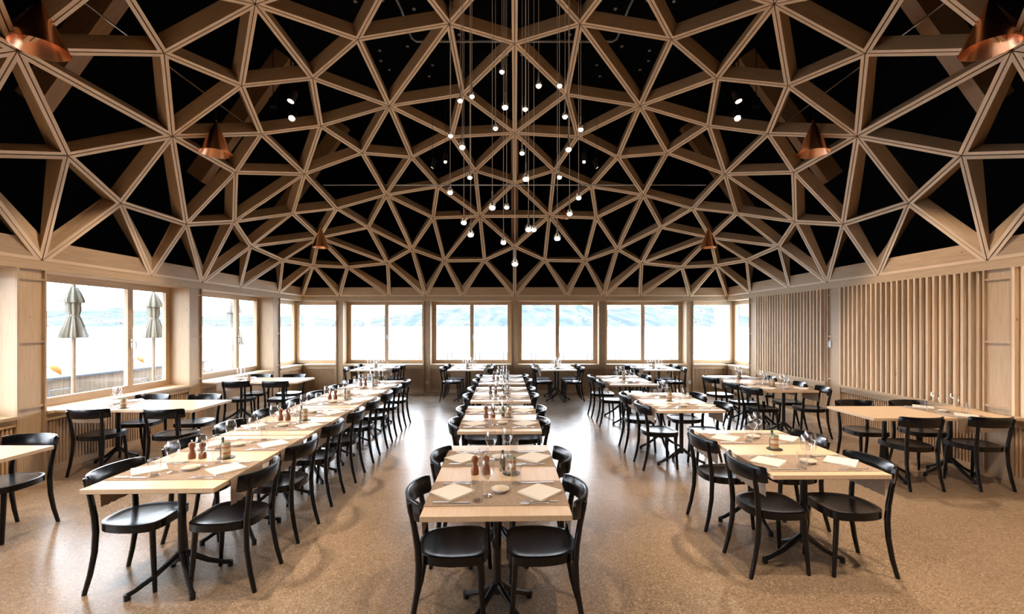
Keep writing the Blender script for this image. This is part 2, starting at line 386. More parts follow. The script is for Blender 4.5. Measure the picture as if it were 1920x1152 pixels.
# local wall frame: +x along the wall, -y into the room, y=0 is the backing face
def make_wall(name, origin, rz, length, posts, pw, opens, upper=None):
    """posts: centres along x; opens: list of (x0, x1, split or None)"""
    root_m = MB()
    root_m.box(0, length, 0, .45, HEAD, HEAD+.10)       # head band
    low = MB()
    x_op = sorted(o for o in opens if o[2] is not None)
    root_m.box(0, length, .055, .45, 0, SILL-.05)                # parapet core
    # closed bays get a full backing
    for (a, b, sp) in opens:
        if sp is None: root_m.box(a, b, .055, .45, SILL-.05, HEAD)
    wall = root_m.build(name, M['wallwood']); wall.location = origin; wall.rotation_euler = (0, 0, rz); tag(wall, kind=S)
    # fascia above the openings
    MB().box(0, length, -.012, .055, HEAD, RZ-.012).build('fascia_board', M['wood_h'], wall)
    MB().box(0, length, -.004, .055, RZ-.009, RZ+.006).build('shadow_batten', M['wood_h'], wall)
    for (a, b, sp) in opens:
        # skirting, top rail, slats, sill
        MB().box(a, b, -.006, .055, .0, .075).build('skirting', M['wood_h'], wall)
        MB().box(a, b, -.004, .055, SILL-.115, SILL-.035).build('top_rail', M['wood_h'], wall)
        sl = MB(); slats_stuff(sl, a, b, .075, SILL-.115, .0405, .021, .022)
        for i in range(len(sl.v)): sl.v[i] = (sl.v[i][0], sl.v[i][1]+.03, sl.v[i][2])
        so = sl.build('slat_panel', M['slat_low'], wall); so['kind'] = 'stuff'
        if sp is not None:
            MB().box(a, b, -.03, WIN-.04, SILL-.035, SILL).build('window_sill', M['wood_h'], wall)
            MB().box(a, b, .02, WIN-.05, HEAD-.004, HEAD).build('head_lining', M['wood_h'], wall)
        else:
            MB().box(a, b, -.045, .055, SILL-.035, SILL+.012).build('ledge', M['wood_h'], wall)
    for c in posts:
        a, b = c-pw/2, c+pw/2
        p = MB().box(a+.004, b-.004, .014, .45, 0, HEAD).build('post', M['wallwood'], wall)
        for e in (a, b-.022): MB().box(e, e+.022, -.012, .014, 0, HEAD).build('post_fin', M['wallwood'], p)
        for z in (.80, 1.54, 2.26): MB().box(a+.022, b-.022, -.006, .014, z, z+.022).build('post_batten', M['wallwood'], p)
    return wall
XW = RX+.0
# back wall: local x from left to right
bp = [-4.53, -2.27, 0, 2.27, 4.53]; pwb = .185
Lb = 2*(RX+WIN)
org = (-RX-WIN, YB, 0)
cs = [c+RX+WIN for c in bp]
opens = []; prev = WIN*.15
for c in cs: opens.append((prev, c-pwb/2, [])); prev = c+pwb/2
opens.append((prev, Lb-WIN*.15, []))
wall_back = make_wall('wall_back', org, 0, Lb, cs, pwb, opens)
for i, (a, b, sp) in enumerate(opens):
    window((org[0]+a, YB+WIN, 0), 0, b-a, [] if i in (0, 5) else [.5])
# side walls: posts
sp_y = [5.16, 7.81, 10.47]; sp_y = [sp_y[0]-5.30, sp_y[0]-2.65] + sp_y
pws = .32
# left wall: looking at it from inside, left-to-right runs along +Y ; rz = +90deg: local x -> +Y, local -y -> +X (into room)
y0 = YF-.2; Ls = YB+WIN-y0
cs = [y-y0 for y in sp_y]; opens = []; prev = 0.0
for c in cs:
    if c-pws/2 > prev+.2: opens.append((prev, c-pws/2, [.66]))
    prev = c+pws/2
opens.append((prev, Ls-WIN*.15, []))
wall_left = make_wall('wall_left', (-RX, y0, 0), PI/2, Ls, cs, pws, opens)
for a, b, sp in opens: window((-RX-WIN, y0+a, 0), PI/2, b-a, sp)
# right wall: rz = -90: local x -> -Y, local -y -> -X
yb = YB+WIN; cs = [yb-y for y in reversed(sp_y)]; opens = []; prev = WIN*.15
for i, c in enumerate(cs):
    opens.append((prev, c-pws/2, [] if i == 0 else None)); prev = c+pws/2
opens.append((prev, Ls, None))
wall_right = make_wall('wall_right', (RX, yb, 0), -PI/2, Ls, cs, pws, opens)
a, b, sp = opens[0]; window((RX+WIN, yb-a, 0), -PI/2, b-a, [])
mA = MB().box(0, .030, -.032, .055, SILL+.012, HEAD).mesh('slat', M['slat']); mB_ = MB().box(0, .040, .012, .055, SILL+.012, HEAD).mesh('slat', M['slat'])
for a, b, sp in opens[1:-1]:
    x = a+.012
    while x+.09 < b:
        link_mesh('slat', mA, wall_right, (x, 0, 0)); link_mesh('slat', mB_, wall_right, (x+.043, 0, 0)); x += .0945
# corner mullions of the window band
for sx in (-1, 1):
    o = MB().box(-.055, .055, -.055, .055, 0, HEAD).build('trim_%d' % (1 if sx < 0 else 2), M['wallwood']); o.location = (sx*(RX+WIN), YB+WIN, 0); tag(o, kind=S)
# unseen wall behind the camera, darkened to cut bounced light
wf = MB().box(-RX-.5, RX+.5, YF-.65, YF-.22, 0, RZ+.1).build('wall_front', M['dark_wall']); tag(wf, kind=S)
# ring cover board on top of the walls (closes the gap to the black lining)
for nm, bx in (('trim_3', (-6.35, -RX-.01, YF-.6, YB+.8)), ('trim_4', (RX+.01, 6.35, YF-.6, YB+.8)), ('trim_5', (-RX-.01, RX+.01, YB+.01, YB+.8)), ('trim_6', (-RX-.01, RX+.01, YF-.6, YF-.01))):
    o = MB().box(bx[0], bx[1], bx[2], bx[3], RZ+.008, RZ+.05).build(nm, M['ceiling']); tag(o, kind=S)
# light switch, sockets, floor vents
sw = MB().box(-.012, 0, -.045, .045, -.06, .06).build('light_switch', M['plastic'], None, (RX+.012, 7.93, EYE-.32), .004); tag(sw, 'white light switch on the right wall post between slatted panels', 'switch')
MB().box(-.016, -.012, -.022, .022, -.035, .035).build('rocker', M['plastic'], sw)
for x, nm in ((-2.27, 'left of the centre window post'), (4.53, 'at the right end of the back wall')):
    so = MB().box(-.04, .04, -.01, 0, -.04, .04).build('wall_socket', M['plastic'], None, (x, YB+.013, .27), .003); tag(so, 'small pale wall socket low on the post ' + nm, 'socket', None)
    MB().tube([(0, -.012, 0), (0, -.009, 0)], .022, 12).build('socket_cup', M['china'], so)

# ------------------------------------------------------------------ outside
def noise_mat(name, ca, cb, scale, rough=.8, ys=1.0):
    m = mat(name, ca, rough); t = m.node_tree; tc = t.nodes.new('ShaderNodeTexCoord'); n = t.nodes.new('ShaderNodeTexNoise')
    n.inputs['Scale'].default_value = scale; n.inputs['Detail'].default_value = 6
    t.nodes['Principled BSDF'].inputs['Specular IOR Level'].default_value = 0
    r = t.nodes.new('ShaderNodeValToRGB'); r.color_ramp.elements[0].position = .38; r.color_ramp.elements[0].color = (*ca, 1)
    r.color_ramp.elements[1].position = .62; r.color_ramp.elements[1].color = (*cb, 1)
    mp = t.nodes.new('ShaderNodeMapping'); mp.inputs['Scale'].default_value = (1, ys, 1); t.links.new(tc.outputs['Object'], mp.inputs['Vector'])
    t.links.new(mp.outputs[0], n.inputs['Vector']); t.links.new(n.outputs['Fac'], r.inputs[0])
    t.links.new(r.outputs[0], t.nodes['Principled BSDF'].inputs['Base Color']); return m
M['lake'] = mat('pale_lake_water', (.50, .55, .58), .10)
M['hill'] = noise_mat('hazy_blue_green_hillside', (.046, .057, .066), (.080, .089, .096), .018, .8, .10)  # distance haze put into the base colour as a pale blue tint
M['house'] = mat('pale_rendered_walls', (.125, .12, .115), .8, 0, 0)
M['deck'] = noise_mat('terrace_boards', (.15, .147, .14), (.19, .185, .18), 8)
M['terrace_metal'] = mat('pale_terrace_metal', (.10, .12, .145), .5, 0, .2)
M['rail'] = mat('galvanised_rail', (.20, .225, .23), .6, 0, .1)
M['terrace_wood'] = wood('terrace_timber', (.25, .18, .12), (.20, .14, .09), C3, (8, 8, .5), .6, False, .2)
M['orange'] = mat('orange_canvas', (.26, .11, .03), .8, 0, 0)
ter = MB().box(-13, -6.4, -6, 17, -.45, -.25).box(-6.4, 13, -6, YF-.65, -.45, -.25).box(-6.4, 13, YB+.95, 17, -.45, -.25).build('terrace_deck', M['deck']); tag(ter, kind=S)
lake = MB().add([(-4000, -2000, -3), (4000, -2000, -3), (4000, 3200, -3), (-4000, 3200, -3)], [(0, 1, 2, 3)]).build('lake', M['lake']); tag(lake, kind=S)
# far shore: a long ridge
def ridge(x, y0=0):
    h = 62+26*math.sin(x/640+.6)+14*math.sin(x/230+2)+8*math.sin(x/97)+5*math.sin(x/41)
    return h*1.4
hv = []; hf = []; nx = 260; rows = 12
for i in range(nx+1):
    t_ = -1+2*i/nx; ang = t_*1.45; 
    for j in range(rows+1):
        q = j/rows; d = 2300+q*900; xx = d*math.sin(ang); yy = d*math.cos(ang)
        h = -3+(ridge(ang*2300)*(q**.85))*1.25+ (4*math.sin(i*.9+j*2.1)+3*math.sin(i*2.3+j))*q
        hv.append((xx, yy, h))
for i in range(nx):
    for j in range(rows):
        a0 = i*(rows+1)+j; hf.append((a0, a0+rows+1, a0+rows+2, a0+1))
hill = MB().add(hv, hf, True).build('hills', M['hill']); tag(hill, kind=S)
# houses of the far shore: far below ten pixels each
hs_ = MB()
for i in range(520):
    ang = random.uniform(-1.15, .95); q = random.random()**1.6*.75; d = 2300+q*900
    h = -3+ridge(ang*2300)*(q**.85)*1.25; s_ = random.uniform(4, 9)
    cx_, cy_ = d*math.sin(ang), d*math.cos(ang); wv = s_*random.uniform(.8, 1.8)
    hs_.box(cx_-wv/2, cx_+wv/2, cy_-s_/2-6, cy_+s_/2, h-4, h+s_*.8)
    hs_.add([(cx_-wv/2-1, cy_-s_/2-7, h+s_*.8), (cx_+wv/2+1, cy_-s_/2-7, h+s_*.8), (cx_+wv/2+1, cy_+s_/2+1, h+s_*.8), (cx_-wv/2-1, cy_+s_/2+1, h+s_*.8), (cx_-wv/2, cy_-2, h+s_*1.25), (cx_+wv/2, cy_-2, h+s_*1.25)],
            [(0,1,5,4),(2,3,4,5),(0,4,3),(1,2,5)])
ho = hs_.build('village_houses', M['house']); tag(ho, 'many tiny pale houses on the hills across the lake', 'houses', kind='stuff')
# railing along the water on two sides
rail = empty('terrace_railing', (-11, -4, -.25)); tag(rail, 'thin metal railing along the lake edge outside the windows', 'railing')
zr = .77+.25
MB().tube([(0, 0, zr), (0, 20.2, zr)], .014, 6).build('top_bar', M['rail'], rail)
MB().tube([(0, 20.2, zr), (22, 20.2, zr)], .014, 6).build('top_bar', M['rail'], rail)
pm = MB().box(-.03, .03, -.012, .012, 0, zr).mesh('rail_post', M['rail'])
pm2 = MB().box(-.012, .012, -.03, .03, 0, zr).mesh('rail_post', M['rail'])
for i in range(22): link_mesh('rail_post', pm2, rail, (0, .5+i*.92, 0))
for i in range(21):
    link_mesh('rail_post', pm, rail, (.6+i*1.0, 20.2, 0)); link_mesh('rail_post', pm, rail, (.75+i*1.0, 20.2, 0))
for i in range(6): MB().tube([(0, 0, .15+i*.13), (0, 20.2, .15+i*.13)], .004, 4).build('wire', M['rail'], rail)
# low timber parapet beside the terrace tables
par = empty('terrace_parapet', (-8.9, 0, -.25)); tag(par, 'low boarded timber parapet with grey cap beyond the left window', 'parapet')
bm1 = MB().box(-.02, .02, 0, .105, 0, .95).mesh('board', M['terrace_wood'])
for i in range(80): link_mesh('board', bm1, par, (0, 4.2+i*.11, 0))
MB().box(-.06, .06, 4.15, 13.1, .95, .985).build('cap', M['terrace_metal'], par)
# furled parasols
def parasol(x, y, ztop, sc_, lab):
    r = empty('parasol', (x, y, -.25)); tag(r, lab, 'parasol', 'furled parasols on the terrace')
    MB().tube([(0, 0, 0), (0, 0, ztop+.2)], .028, 8).build('pole', M['terrace_wood'], r)
    MB().lathe([(.0, 0), (.26, 0), (.26, .05), (.04, .08), (.035, .2), (0, .2)], 16).build('base', M['rail'], r)
    def canopy(zs, rs, n=48, amp=.16):
        vs = []; fs = []
        for z, rr in zip(zs, rs):
            for k in range(n):
                t = 2*PI*k/n; q = rr*(1+amp*math.cos(8*t)+.07*math.cos(19*t+z*3)); vs.append((q*math.cos(t), q*math.sin(t), z))
        for i in range(len(zs)-1):
            for k in range(n): fs.append((i*n+k, i*n+(k+1) % n, (i+1)*n+(k+1) % n, (i+1)*n+k))
        fs.append(list(range((len(zs)-1)*n, len(zs)*n)))
        return MB().add(vs, fs, True)
    s = sc_
    canopy([ztop-1.62*s, ztop-1.56*s, ztop-1.25*s, ztop-1.0*s, ztop-.9*s, ztop-.75*s, ztop-.45*s, ztop-.2*s, ztop-.02*s], [.30*s, .32*s, .24*s, .165*s, .125*s, .16*s, .17*s, .14*s, .10*s]).build('canopy', M['parasol'], r)
    canopy([ztop-.48*s, ztop-.40*s, ztop-.18*s, ztop, ztop+.05*s], [.25*s, .25*s, .18*s, .10*s, .04*s], amp=.12).build('vent_cap', M['parasol'], r)
    MB().lathe([(.135*s, -.02), (.14*s, 0), (.135*s, .02)], 24, (0, 0, ztop-.9*s)).build('tie', M['parasol'], r)
    return r
def at(px, y_): return (px-965)*y_/F
def zof(py, y_): return EYE+(611-py)*y_/F
for px, yy, pt, pb, lab in ((138, 7.0, 540, 634, 'cream furled parasol nearest, in the big pane of the left window'), (288, 9.0, 552, 634, 'cream furled parasol seen through the narrow left casement'), (437, 13.0, 562, 626, 'cream furled parasol behind the second left window')):
    zt = zof(pt, yy)+.25; sz = (pb-pt)*yy/F/1.62
    if px == 437: zt, sz = zof(562, yy)+.25, .62
    parasol(at(px, yy), yy, zt, sz*1.0 if px != 437 else .8, lab)
# terrace tables and chairs
def terrace_table(x, y, lab):
    r = empty('terrace_table', (x, y, -.25)); tag(r, lab, 'table', 'pale metal terrace tables')
    MB().box(-.38, .38, -.55, .55, .69, .72).build('tabletop', M['terrace_metal'], r, None, .008)
    for sx in (-1, 1):
        for sy in (-1, 1): MB().tube([(sx*.33, sy*.5, .69), (sx*.34, sy*.52, 0)], .015, 6).build('leg', M['terrace_metal'], r)
def terrace_chair(x, y, rz, lab):
    r = empty('terrace_chair', (x, y, -.25), rz); tag(r, lab, 'chair', 'metal terrace chairs')
    MB().box(-.2, .2, -.21, .21, .42, .435).build('seat', M['terrace_metal'], r)
    b = MB()
    for k in range(5): b.box(-.235, -.225, -.19+k*.082, -.14+k*.082, .5, .80)
    b.build('backrest', M['terrace_wood'], r)
    MB().tube([(-.2, -.22, .42), (-.24, -.22, .82), (-.24, .22, .82), (-.2, .22, .42)], .011, 6).build('back_frame', M['terrace_metal'], r)
    for sx in (-1, 1):
        for sy in (-1, 1): MB().tube([(sx*.18, sy*.19, .42), (sx*.2, sy*.21, 0)], .011, 6).build('leg', M['terrace_metal'], r)
for i, (x, y) in enumerate(((-7.5, 8.0), (-7.4, 10.2), (-7.5, 11.9), (-7.5, 14.3))):
    terrace_table(x, y, 'pale metal terrace table outside, %s from the camera' % ('nearest', 'second', 'third', 'farthest')[i])
    for j, (dx, rz) in enumerate(((-.55, 0), (.55, PI))):
        for k in (0, 1):
            terrace_chair(x+dx, y-.3+k*.6, rz, 'metal terrace chair at the %s terrace table, %s side, %s' % (('nearest', 'second', 'third', 'farthest')[i], ('lake', 'room')[j], ('nearer', 'farther')[k]))
for x, y, lab in ((-11.6, 11.9-.35, 'orange boat cover lying near the railing, left'), (-12.5, 15.4, 'orange boat cover farther along the railing')):
    vs = MB(); vs.tube([(-.11, -.03, .80), (-.05, -.02, .80), (0, 0, .77), (.05, .02, .72), (.09, .03, .64)], [.01, .045, .065, .05, .01], 12)
    o = vs.build('boat_cover', M['orange']); o.location = (at(104 if x > -12 else 262, 9.6 if x > -12 else 12.6), 9.6 if x > -12 else 12.6, .05); tag(o, lab, 'boat cover')

# ------------------------------------------------------------------ lamps
CELLS = []
for fc in faces:
    c = sum((nodes[i] for i in fc), Vector())/len(fc); CELLS.append(c)
def spot(x, y, z, tx, ty, lab, power=SPOT_W, size=62, lit=True, snap=False, scl=1.0):
    if snap:                                # the fixture hangs in the middle of the nearest lattice opening
        c = min(CELLS, key=lambda q: (q.x-x)**2+(q.y-y)**2); x, y, z = c.x, c.y, c.z+.02
    r = empty('spotlight', (x, y, z)); tag(r, lab, 'spotlight', 'black ceiling spotlights')
    zc = ZT
    MB().tube([(0, 0, .16), (0, 0, zc-z-.002)], .006, 6).build('stem', M['metal_black'], r)
    d = Vector((tx-x, ty-y, -z)).normalized()
    q = d.to_track_quat('-Z', 'Y')
    hd = MB().lathe([(0, .17), (.05, .17), (.055, .16), (.055, 0), (.048, -.004), (.048, .02), (0, .02)], 20).build('housing', M['metal_black'], r); hd.rotation_mode = 'QUATERNION'; hd.rotation_quaternion = q
    if lit:
        ln = MB().lathe([(0, .015), (.044, .015)], 20).build('lens', M['lens'], r); ln.rotation_mode = 'QUATERNION'; ln.rotation_quaternion = q
        ld = bpy.data.lights.new('spot_light', 'SPOT'); ld.energy = power; ld.color = WARM; ld.spot_size = R_(size); ld.spot_blend = .35; ld.shadow_soft_size = .045
        lo = bpy.data.objects.new('light', ld); COL.objects.link(lo); lo.parent = r; lo.rotation_mode = 'QUATERNION'; lo.rotation_quaternion = q; lo.location = d*.03
    r.scale = (scl, scl, 1)
    return r
def spx(px, py, z_rel):                     # a point on the ray of a pixel at a height above the eye
    y = F*z_rel/(611-py); return ((px-965)*y/F, y, EYE+z_rel)
k_ = 0
for sx in (-1, 1):
    nm = 'left' if sx < 0 else 'right'
    def mx(px): return px if sx < 0 else 1930-px
    for px, py, zr_, tg, lab, on in ((547, 222, 3.28, (sx*2.6, 3.4), 'lit black spotlight, lower of the bright pair above the %s lattice', True),
                                (545, 190, 3.36, (sx*4.4, 5.4), 'lit black spotlight, upper of the bright pair above the %s lattice', True),
                                (512, 203, 3.5, (sx*3, 6), 'unlit black cylinder spotlight on a stem beside the %s bright pair', False),
                                (835, 304, 2.95, (sx*1.0, 6.4), 'small lit spotlight seen beyond the glass drops on the %s', True),
                                (811, 315, 2.9, (sx*3.9, 8.2), 'small dim spotlight beside the lit one beyond the drops, %s', True)):
        p = spx(mx(px), py, zr_)
        spot(p[0], p[1], p[2], tg[0], tg[1], lab % nm, SPOT_W*(1.0 if py < 300 else .5), 74, lit=on, scl=(1 if py < 300 else .6))
    # spots above and behind the camera that light the near tables
    spot(sx*1.1, 1.2, EYE+4.5, sx*.1, 3.1, 'black spotlight high over the near end of the room, %s one of the inner pair' % nm, SPOT_W*.9, 66, snap=True)
    spot(sx*3.4, 1.9, EYE+4.4, sx*3.9, 4.3, 'black spotlight high over the near end of the room, %s one of the outer pair' % nm, SPOT_W*1.1, 72, snap=True)
    spot(sx*2.6, 3.4, EYE+4.6, sx*3.4, 1.6, 'black spotlight over the near aisle on the %s' % nm, SPOT_W*.9, 70, snap=True)
# glass drop pendants
DROPS = [(941,134,11),(1010,160,12.5),(1049,160,12),(863,188,12),(885,180,11.5),(947,200,14),(985,204,10),(1059.5,218,12),(929,240,10.5),(1089,242,12),(845,254,11),(866.7,275,13.5),
 (1066,279,13.5),(979,286.5,10.5),(881,332,11),(986,334.5,14),(1048.7,331.5,11),(844,360,12.5),(869.7,416.5,12.5),(882.5,439,13.5),(923,388,14.5),(950,388,11),(944,454,12),(991,429,14),
 (1001,430,11.5),(1045,446,13.5),(1068,400,12.5),(1085,370,12),(965.5,494,13.5)]
dr = .041
dm = MB().lathe([(.0005, -.041), (.018, -.037), (.031, -.027), (.039, -.012), (.041, .002), (.039, .016), (.031, .030), (.020, .044), (.011, .060), (.007, .075)], 20).mesh('glass_drop', M['drop'])
lm = MB().lathe([(.0005, -.0315), (.018, -.029), (.028, -.019), (.032, -.006), (.031, -.003), (0.0005, -.003)], 16).mesh('led_core', M['led'])
sm_ = MB().lathe([(.0085, .06), (.0085, .16), (.004, .175)], 10).mesh('socket_tube', M['steel_dim'])
hm = MB().lathe([(.0005, .0), (.014, .002), (.018, .012), (.012, .03), (.006, .06)], 12).mesh('diode_holder', M['steel'])
for i, (px, py, sz) in enumerate(sorted(DROPS, key=lambda d: d[1])):
    y = max(YC-.95, min(YC+.95, F*.082/sz)); x = at(px, y); z = zof(py, y)
    r = empty('glass_drop_pendant', (x, y, z))
    hh = 'high' if py < 230 else ('middle height' if py < 345 else 'low')
    sd = 'left' if px < 915 else ('centre' if px < 1010 else 'right')
    rk = sorted([d for d in DROPS if (('high' if d[1] < 230 else ('middle height' if d[1] < 345 else 'low')) == hh) and (('left' if d[0] < 915 else ('centre' if d[0] < 1010 else 'right')) == sd)], key=lambda d: d[0])
    od = ['first', 'second', 'third', 'fourth', 'fifth', 'sixth', 'seventh', 'eighth'][rk.index((px, py, sz))]
    tag(r, 'glass drop pendant hanging %s in the %s of the cluster, %s from the left' % (hh, sd, od), 'pendant lamp', 'glass drop pendants in the central cluster')
    link_mesh('glass_drop', dm, r); link_mesh('led_core', lm, r); link_mesh('socket_tube', sm_, r); link_mesh('diode_holder', hm, r)
    MB().tube([(0, 0, .17), (0, 0, ZT-z)], .0032, 5, False).build('cord', M['cord'], r)
pl = MB().lathe([(0, -.03), (1.1, -.03), (1.1, 0)], 40).build('ceiling_plate', M['metal_black'], None, (0, YC, ZT)); tag(pl, 'round black ceiling plate from which the glass drops hang', 'ceiling plate')
# copper cones
def cone(px, py_rim, y, dia, h, lab):
    r = empty('copper_pendant', (at(px, y), y, zof(py_rim, y))); tag(r, lab, 'pendant lamp', 'copper cone pendants')
    a = dia/2
    prof = [(a, 0), (a*.985, .004), (.022, h*.97), (.018, h), (.012, h+.03), (0.0005, h+.03)]
    inn = [(a-.003, .001), (.018, h*.95)]
    MB().lathe(prof, 40).build('shade', M['copper'], r)
    MB().lathe(inn, 40).build('inner_shade', M['copper'], r)
    MB().lathe([(0.0005, h*.28), (.03, h*.30), (.04, h*.38), (.028, h*.5), (.02, h*.6), (.02, h*.75)], 16).build('bulb_holder', M['metal_black'], r)
    MB().tube([(0, 0, h+.03), (0, 0, ZT-.01-zof(py_rim, y))], .003, 5, False).build('cord', M['cord_dark'], r)
for sx in (-1, 1):
    nm = 'left' if sx < 0 else 'right'
    q = lambda px: px if sx < 0 else 1930-px
    cone(q(75), 91, 4.25, .43, .46, 'large copper cone pendant in the upper %s corner' % nm)
    cone(q(405), 288, 6.68, .43, .46, 'copper cone pendant among the lattice beams on the %s' % nm)
    cone(q(601), 464.5, 8.3*K, .345, .42, 'copper cone pendant hanging before the %s dome corner' % nm)
    cone(q(871), 409, 10.9, .30, .48, 'small copper cone pendant beyond the drops, %s of centre' % nm)
# conduit pipe and rail above the lattice
zc_ = 4.6
def P3(px, py, z): p = spx(px, py, z); return (p[0], p[1], p[2])
cp = MB().tube([P3(738, -12, zc_), P3(752, 17, zc_), P3(768, 62, zc_), P3(772, 71, zc_), P3(781, 77.5, zc_), P3(1147, 77.5, zc_), P3(1156, 73, zc_), P3(1161, 62, zc_), P3(1178, 17, zc_), P3(1192, -12, zc_)], .02, 8).build('conduit_pipe', M['steel_dim']); tag(cp, 'long grey conduit pipe bent at both ends under the black ceiling', 'pipe')
rl = MB().tube([P3(606, 347, 3.05), P3(1324, 347, 3.05)], .014, 8).build('lighting_rail', M['steel_dim']); tag(rl, 'thin level metal rail above the lattice beyond the drops', 'rail')
stud = MB().lathe([(0.0005, -.012), (.022, -.012), (.03, 0)], 10).mesh('ceiling_stud', M['steel_dim'])
st = [(938,52),(776,18),(717,2),(672,53),(938,115),(861,66),(712,96),(764,88),(714,115),(811,123),(730,132),(805,144),(852,115),(952,104),(688,164),(666,4)]
st = [p for p in st] + [(1930-p[0], p[1]) for p in st]
for i, (px, py) in enumerate(st):
    p = spx(px, py, 4.84); o = bpy.data.objects.new('ceiling_stud', stud); COL.objects.link(o); o.location = (p[0], p[1], ZT)
    sd_ = 'left' if px < 965 else 'right'; tag(o, 'tiny silver stud scattered on the %s half of the black ceiling' % sd_, 'stud', 'silver studs on the %s half of the ceiling' % sd_)

# ------------------------------------------------------------------ chair
def chair_proto():
    r = empty('dining_chair')
    # seat: rounded outline, dished
    def outl(s):
        pts = []
        for k in range(36):
            t = 2*PI*k/36; c, s_ = math.cos(t), math.sin(t)
            ex = 4.6 if c > 0 else 3.0
            q = (abs(c)**ex+abs(s_)**ex)**(-1/ex)
            x = .205*q*c*s; y = (.207-.030*(-c if c < 0 else 0))*q*s_*s
            pts.append((x+.0, y))
        return pts
    vs = []; fs = []; rings = [0.12, .3, .5, .68, .84, .95, 1.0]
    for s in rings:
        dz = .452 - .011*(1-(s**2.2)) + (.004 if s > .9 else 0) - (.004 if s == 1.0 else 0)
        for x, y in outl(s): vs.append((x, y, dz))
    for x, y in outl(1.0): vs.append((x, y, .404))
    for x, y in outl(.95): vs.append((x, y, .399))
    n = 36; m = len(rings)+2
    for i in range(m-1):
        for k in range(n): fs.append((i*n+k, (i+1)*n+k, (i+1)*n+(k+1) % n, i*n+(k+1) % n))
    fs.append(list(reversed(range(n)))[::-1]); fs.append(list(range((m-1)*n, m*n))[::-1])
    MB().add(vs, fs, True).build('seat', M['seat'], r)
    for sy in (-1, 1):
        MB().tube([(.155, sy*.145, .41), (.165, sy*.150, .25), (.182, sy*.158, .0)], [.0185, .0175, .0135], 10).build('leg', M['black'], r)
        pts = [(-.245, sy*.178, 0), (-.212, sy*.172, .13), (-.188, sy*.168, .27), (-.182, sy*.166, .40), (-.188, sy*.168, .50), (-.205, sy*.174, .62), (-.225, sy*.182, .72), (-.232, sy*.184, .755)]
        MB().tube(pts, [.0145, .0165, .018, .019, .0185, .017, .0155, .014], 10).build('leg', M['black'], r)
    # bent backrest
    vs = []; fs = []; nn = 20
    prof = [(-.008, -.054), (.006, -.055), (.011, -.050), (.011, .050), (.006, .056), (-.008, .055), (-.011, .050), (-.011, -.050)]
    for k in range(nn+1):
        t = -1+2*k/nn; y = .232*math.sin(t*1.25)/math.sin(1.25); x = -.262+.10*(1-math.cos(t*1.25))/(1-math.cos(1.25))
        dx, dy = .10*math.sin(t*1.25)/(1-math.cos(1.25))*1.25, .232*math.cos(t*1.25)/math.sin(1.25)*1.25
        L_ = math.hypot(dx, dy); nx_, ny_ = dy/L_, -dx/L_
        e = 1.0 if abs(t) < .99 else .88
        for a, b in prof: vs.append((x+nx_*a - b*.12, y+ny_*a, .722+b*e))
    m = len(prof)
    for k in range(nn):
        for j in range(m): fs.append((k*m+j, k*m+(j+1) % m, (k+1)*m+(j+1) % m, (k+1)*m+j))
    fs.append(list(range(m))[::-1]); fs.append([nn*m+j for j in range(m)])
    MB().add(vs, fs, True).build('backrest', M['black'], r)
    return r
proto = [chair_proto()]
def chair(x, y, rz, label):
    o = proto.pop() if proto else copy_tree(PROTO)
    o.location = (x, y, 0); o.rotation_euler = (0, 0, rz+R_(random.uniform(-3.5, 3.5)))
    tag(o, label, 'chair', 'black bentwood dining chairs'); return o
PROTO = proto[0]

# ------------------------------------------------------------------ table
TT = .74
def foot_mb():
    return MB().tube([(.018, 0, .20), (.06, 0, .165), (.15, 0, .095), (.25, 0, .042), (.285, 0, .03)], [.020, .019, .017, .015, .016], 8).tube([(.285, 0, .04), (.285, 0, 0)], .019, 8)
foot_me = foot_mb().mesh('foot', M['metal_black'])
col_me = MB().tube([(0, 0, .15), (0, 0, TT-.04)], .0245, 14).box(-.14, .14, -.14, .14, TT-.045, TT-.03).mesh('column', M['metal_black'])
def table(x, y, length, width, rz, label, ped=None, foot_rot=PI/4, three=False):
    r = empty('dining_table', (x, y, 0), rz); tag(r, label, 'table', 'pale wooden dining tables on black pedestals')
    MB().box(-width/2, width/2, -length/2, length/2, TT-.03, TT).build('tabletop', M['top'], r, None, .0025)
    for yy in (ped if ped is not None else (-length*.27, length*.27)):
        c = link_mesh('column', col_me, r, (0, yy, 0))
        for k in range(4):
            if three and k == (3 if yy < 0 else 1): continue
            link_mesh('foot', foot_me, c, (0, 0, 0), foot_rot+k*PI/2)
    return r
# ------------------------------------------------------------------ tableware prototypes
def dup(me, name, x, y, z, rz, label, cat, group):
    o = bpy.data.objects.new(name, me); COL.objects.link(o); o.location = (x, y, z); o.rotation_euler = (0, 0, rz); tag(o, label, cat, group); return o
def napkin_mesh():
    m = MB(); s = .098
    m.box(-s, s, -s, s, 0, .004); m.box(-s+.002, s-.001, -s+.003, s-.002, .0045, .009)
    for i, v_ in enumerate(m.v): m.v[i] = (v_[0], v_[1], v_[2]+(.004 if (v_[0] > 0 and v_[1] < 0 and v_[2] > .006) else 0))
    return m.mesh('napkin', M['napkin'])
nap_me = napkin_mesh()
kn = MB(); kn.prism([(-.105, -.0085), (-.105, .0085), (-.02, .008), (-.015, .0045), (-.015, -.0045), (-.02, -.008)], 0, .006)
kn.prism([(-.015, -.0045), (-.015, .0045), (0, .009), (.06, .009), (.09, .006), (.11, -.004), (.105, -.0095), (.0, -.0085)], .002, .0035)
knife_me = kn.mesh('knife', M['cutlery'])
fk = MB(); fk.prism([(-.10, -.008), (-.10, .008), (-.05, .004), (.03, .003), (.045, .011), (.06, .012), (.06, -.012), (.045, -.011), (.03, -.003), (-.05, -.004)], .001, .0035)
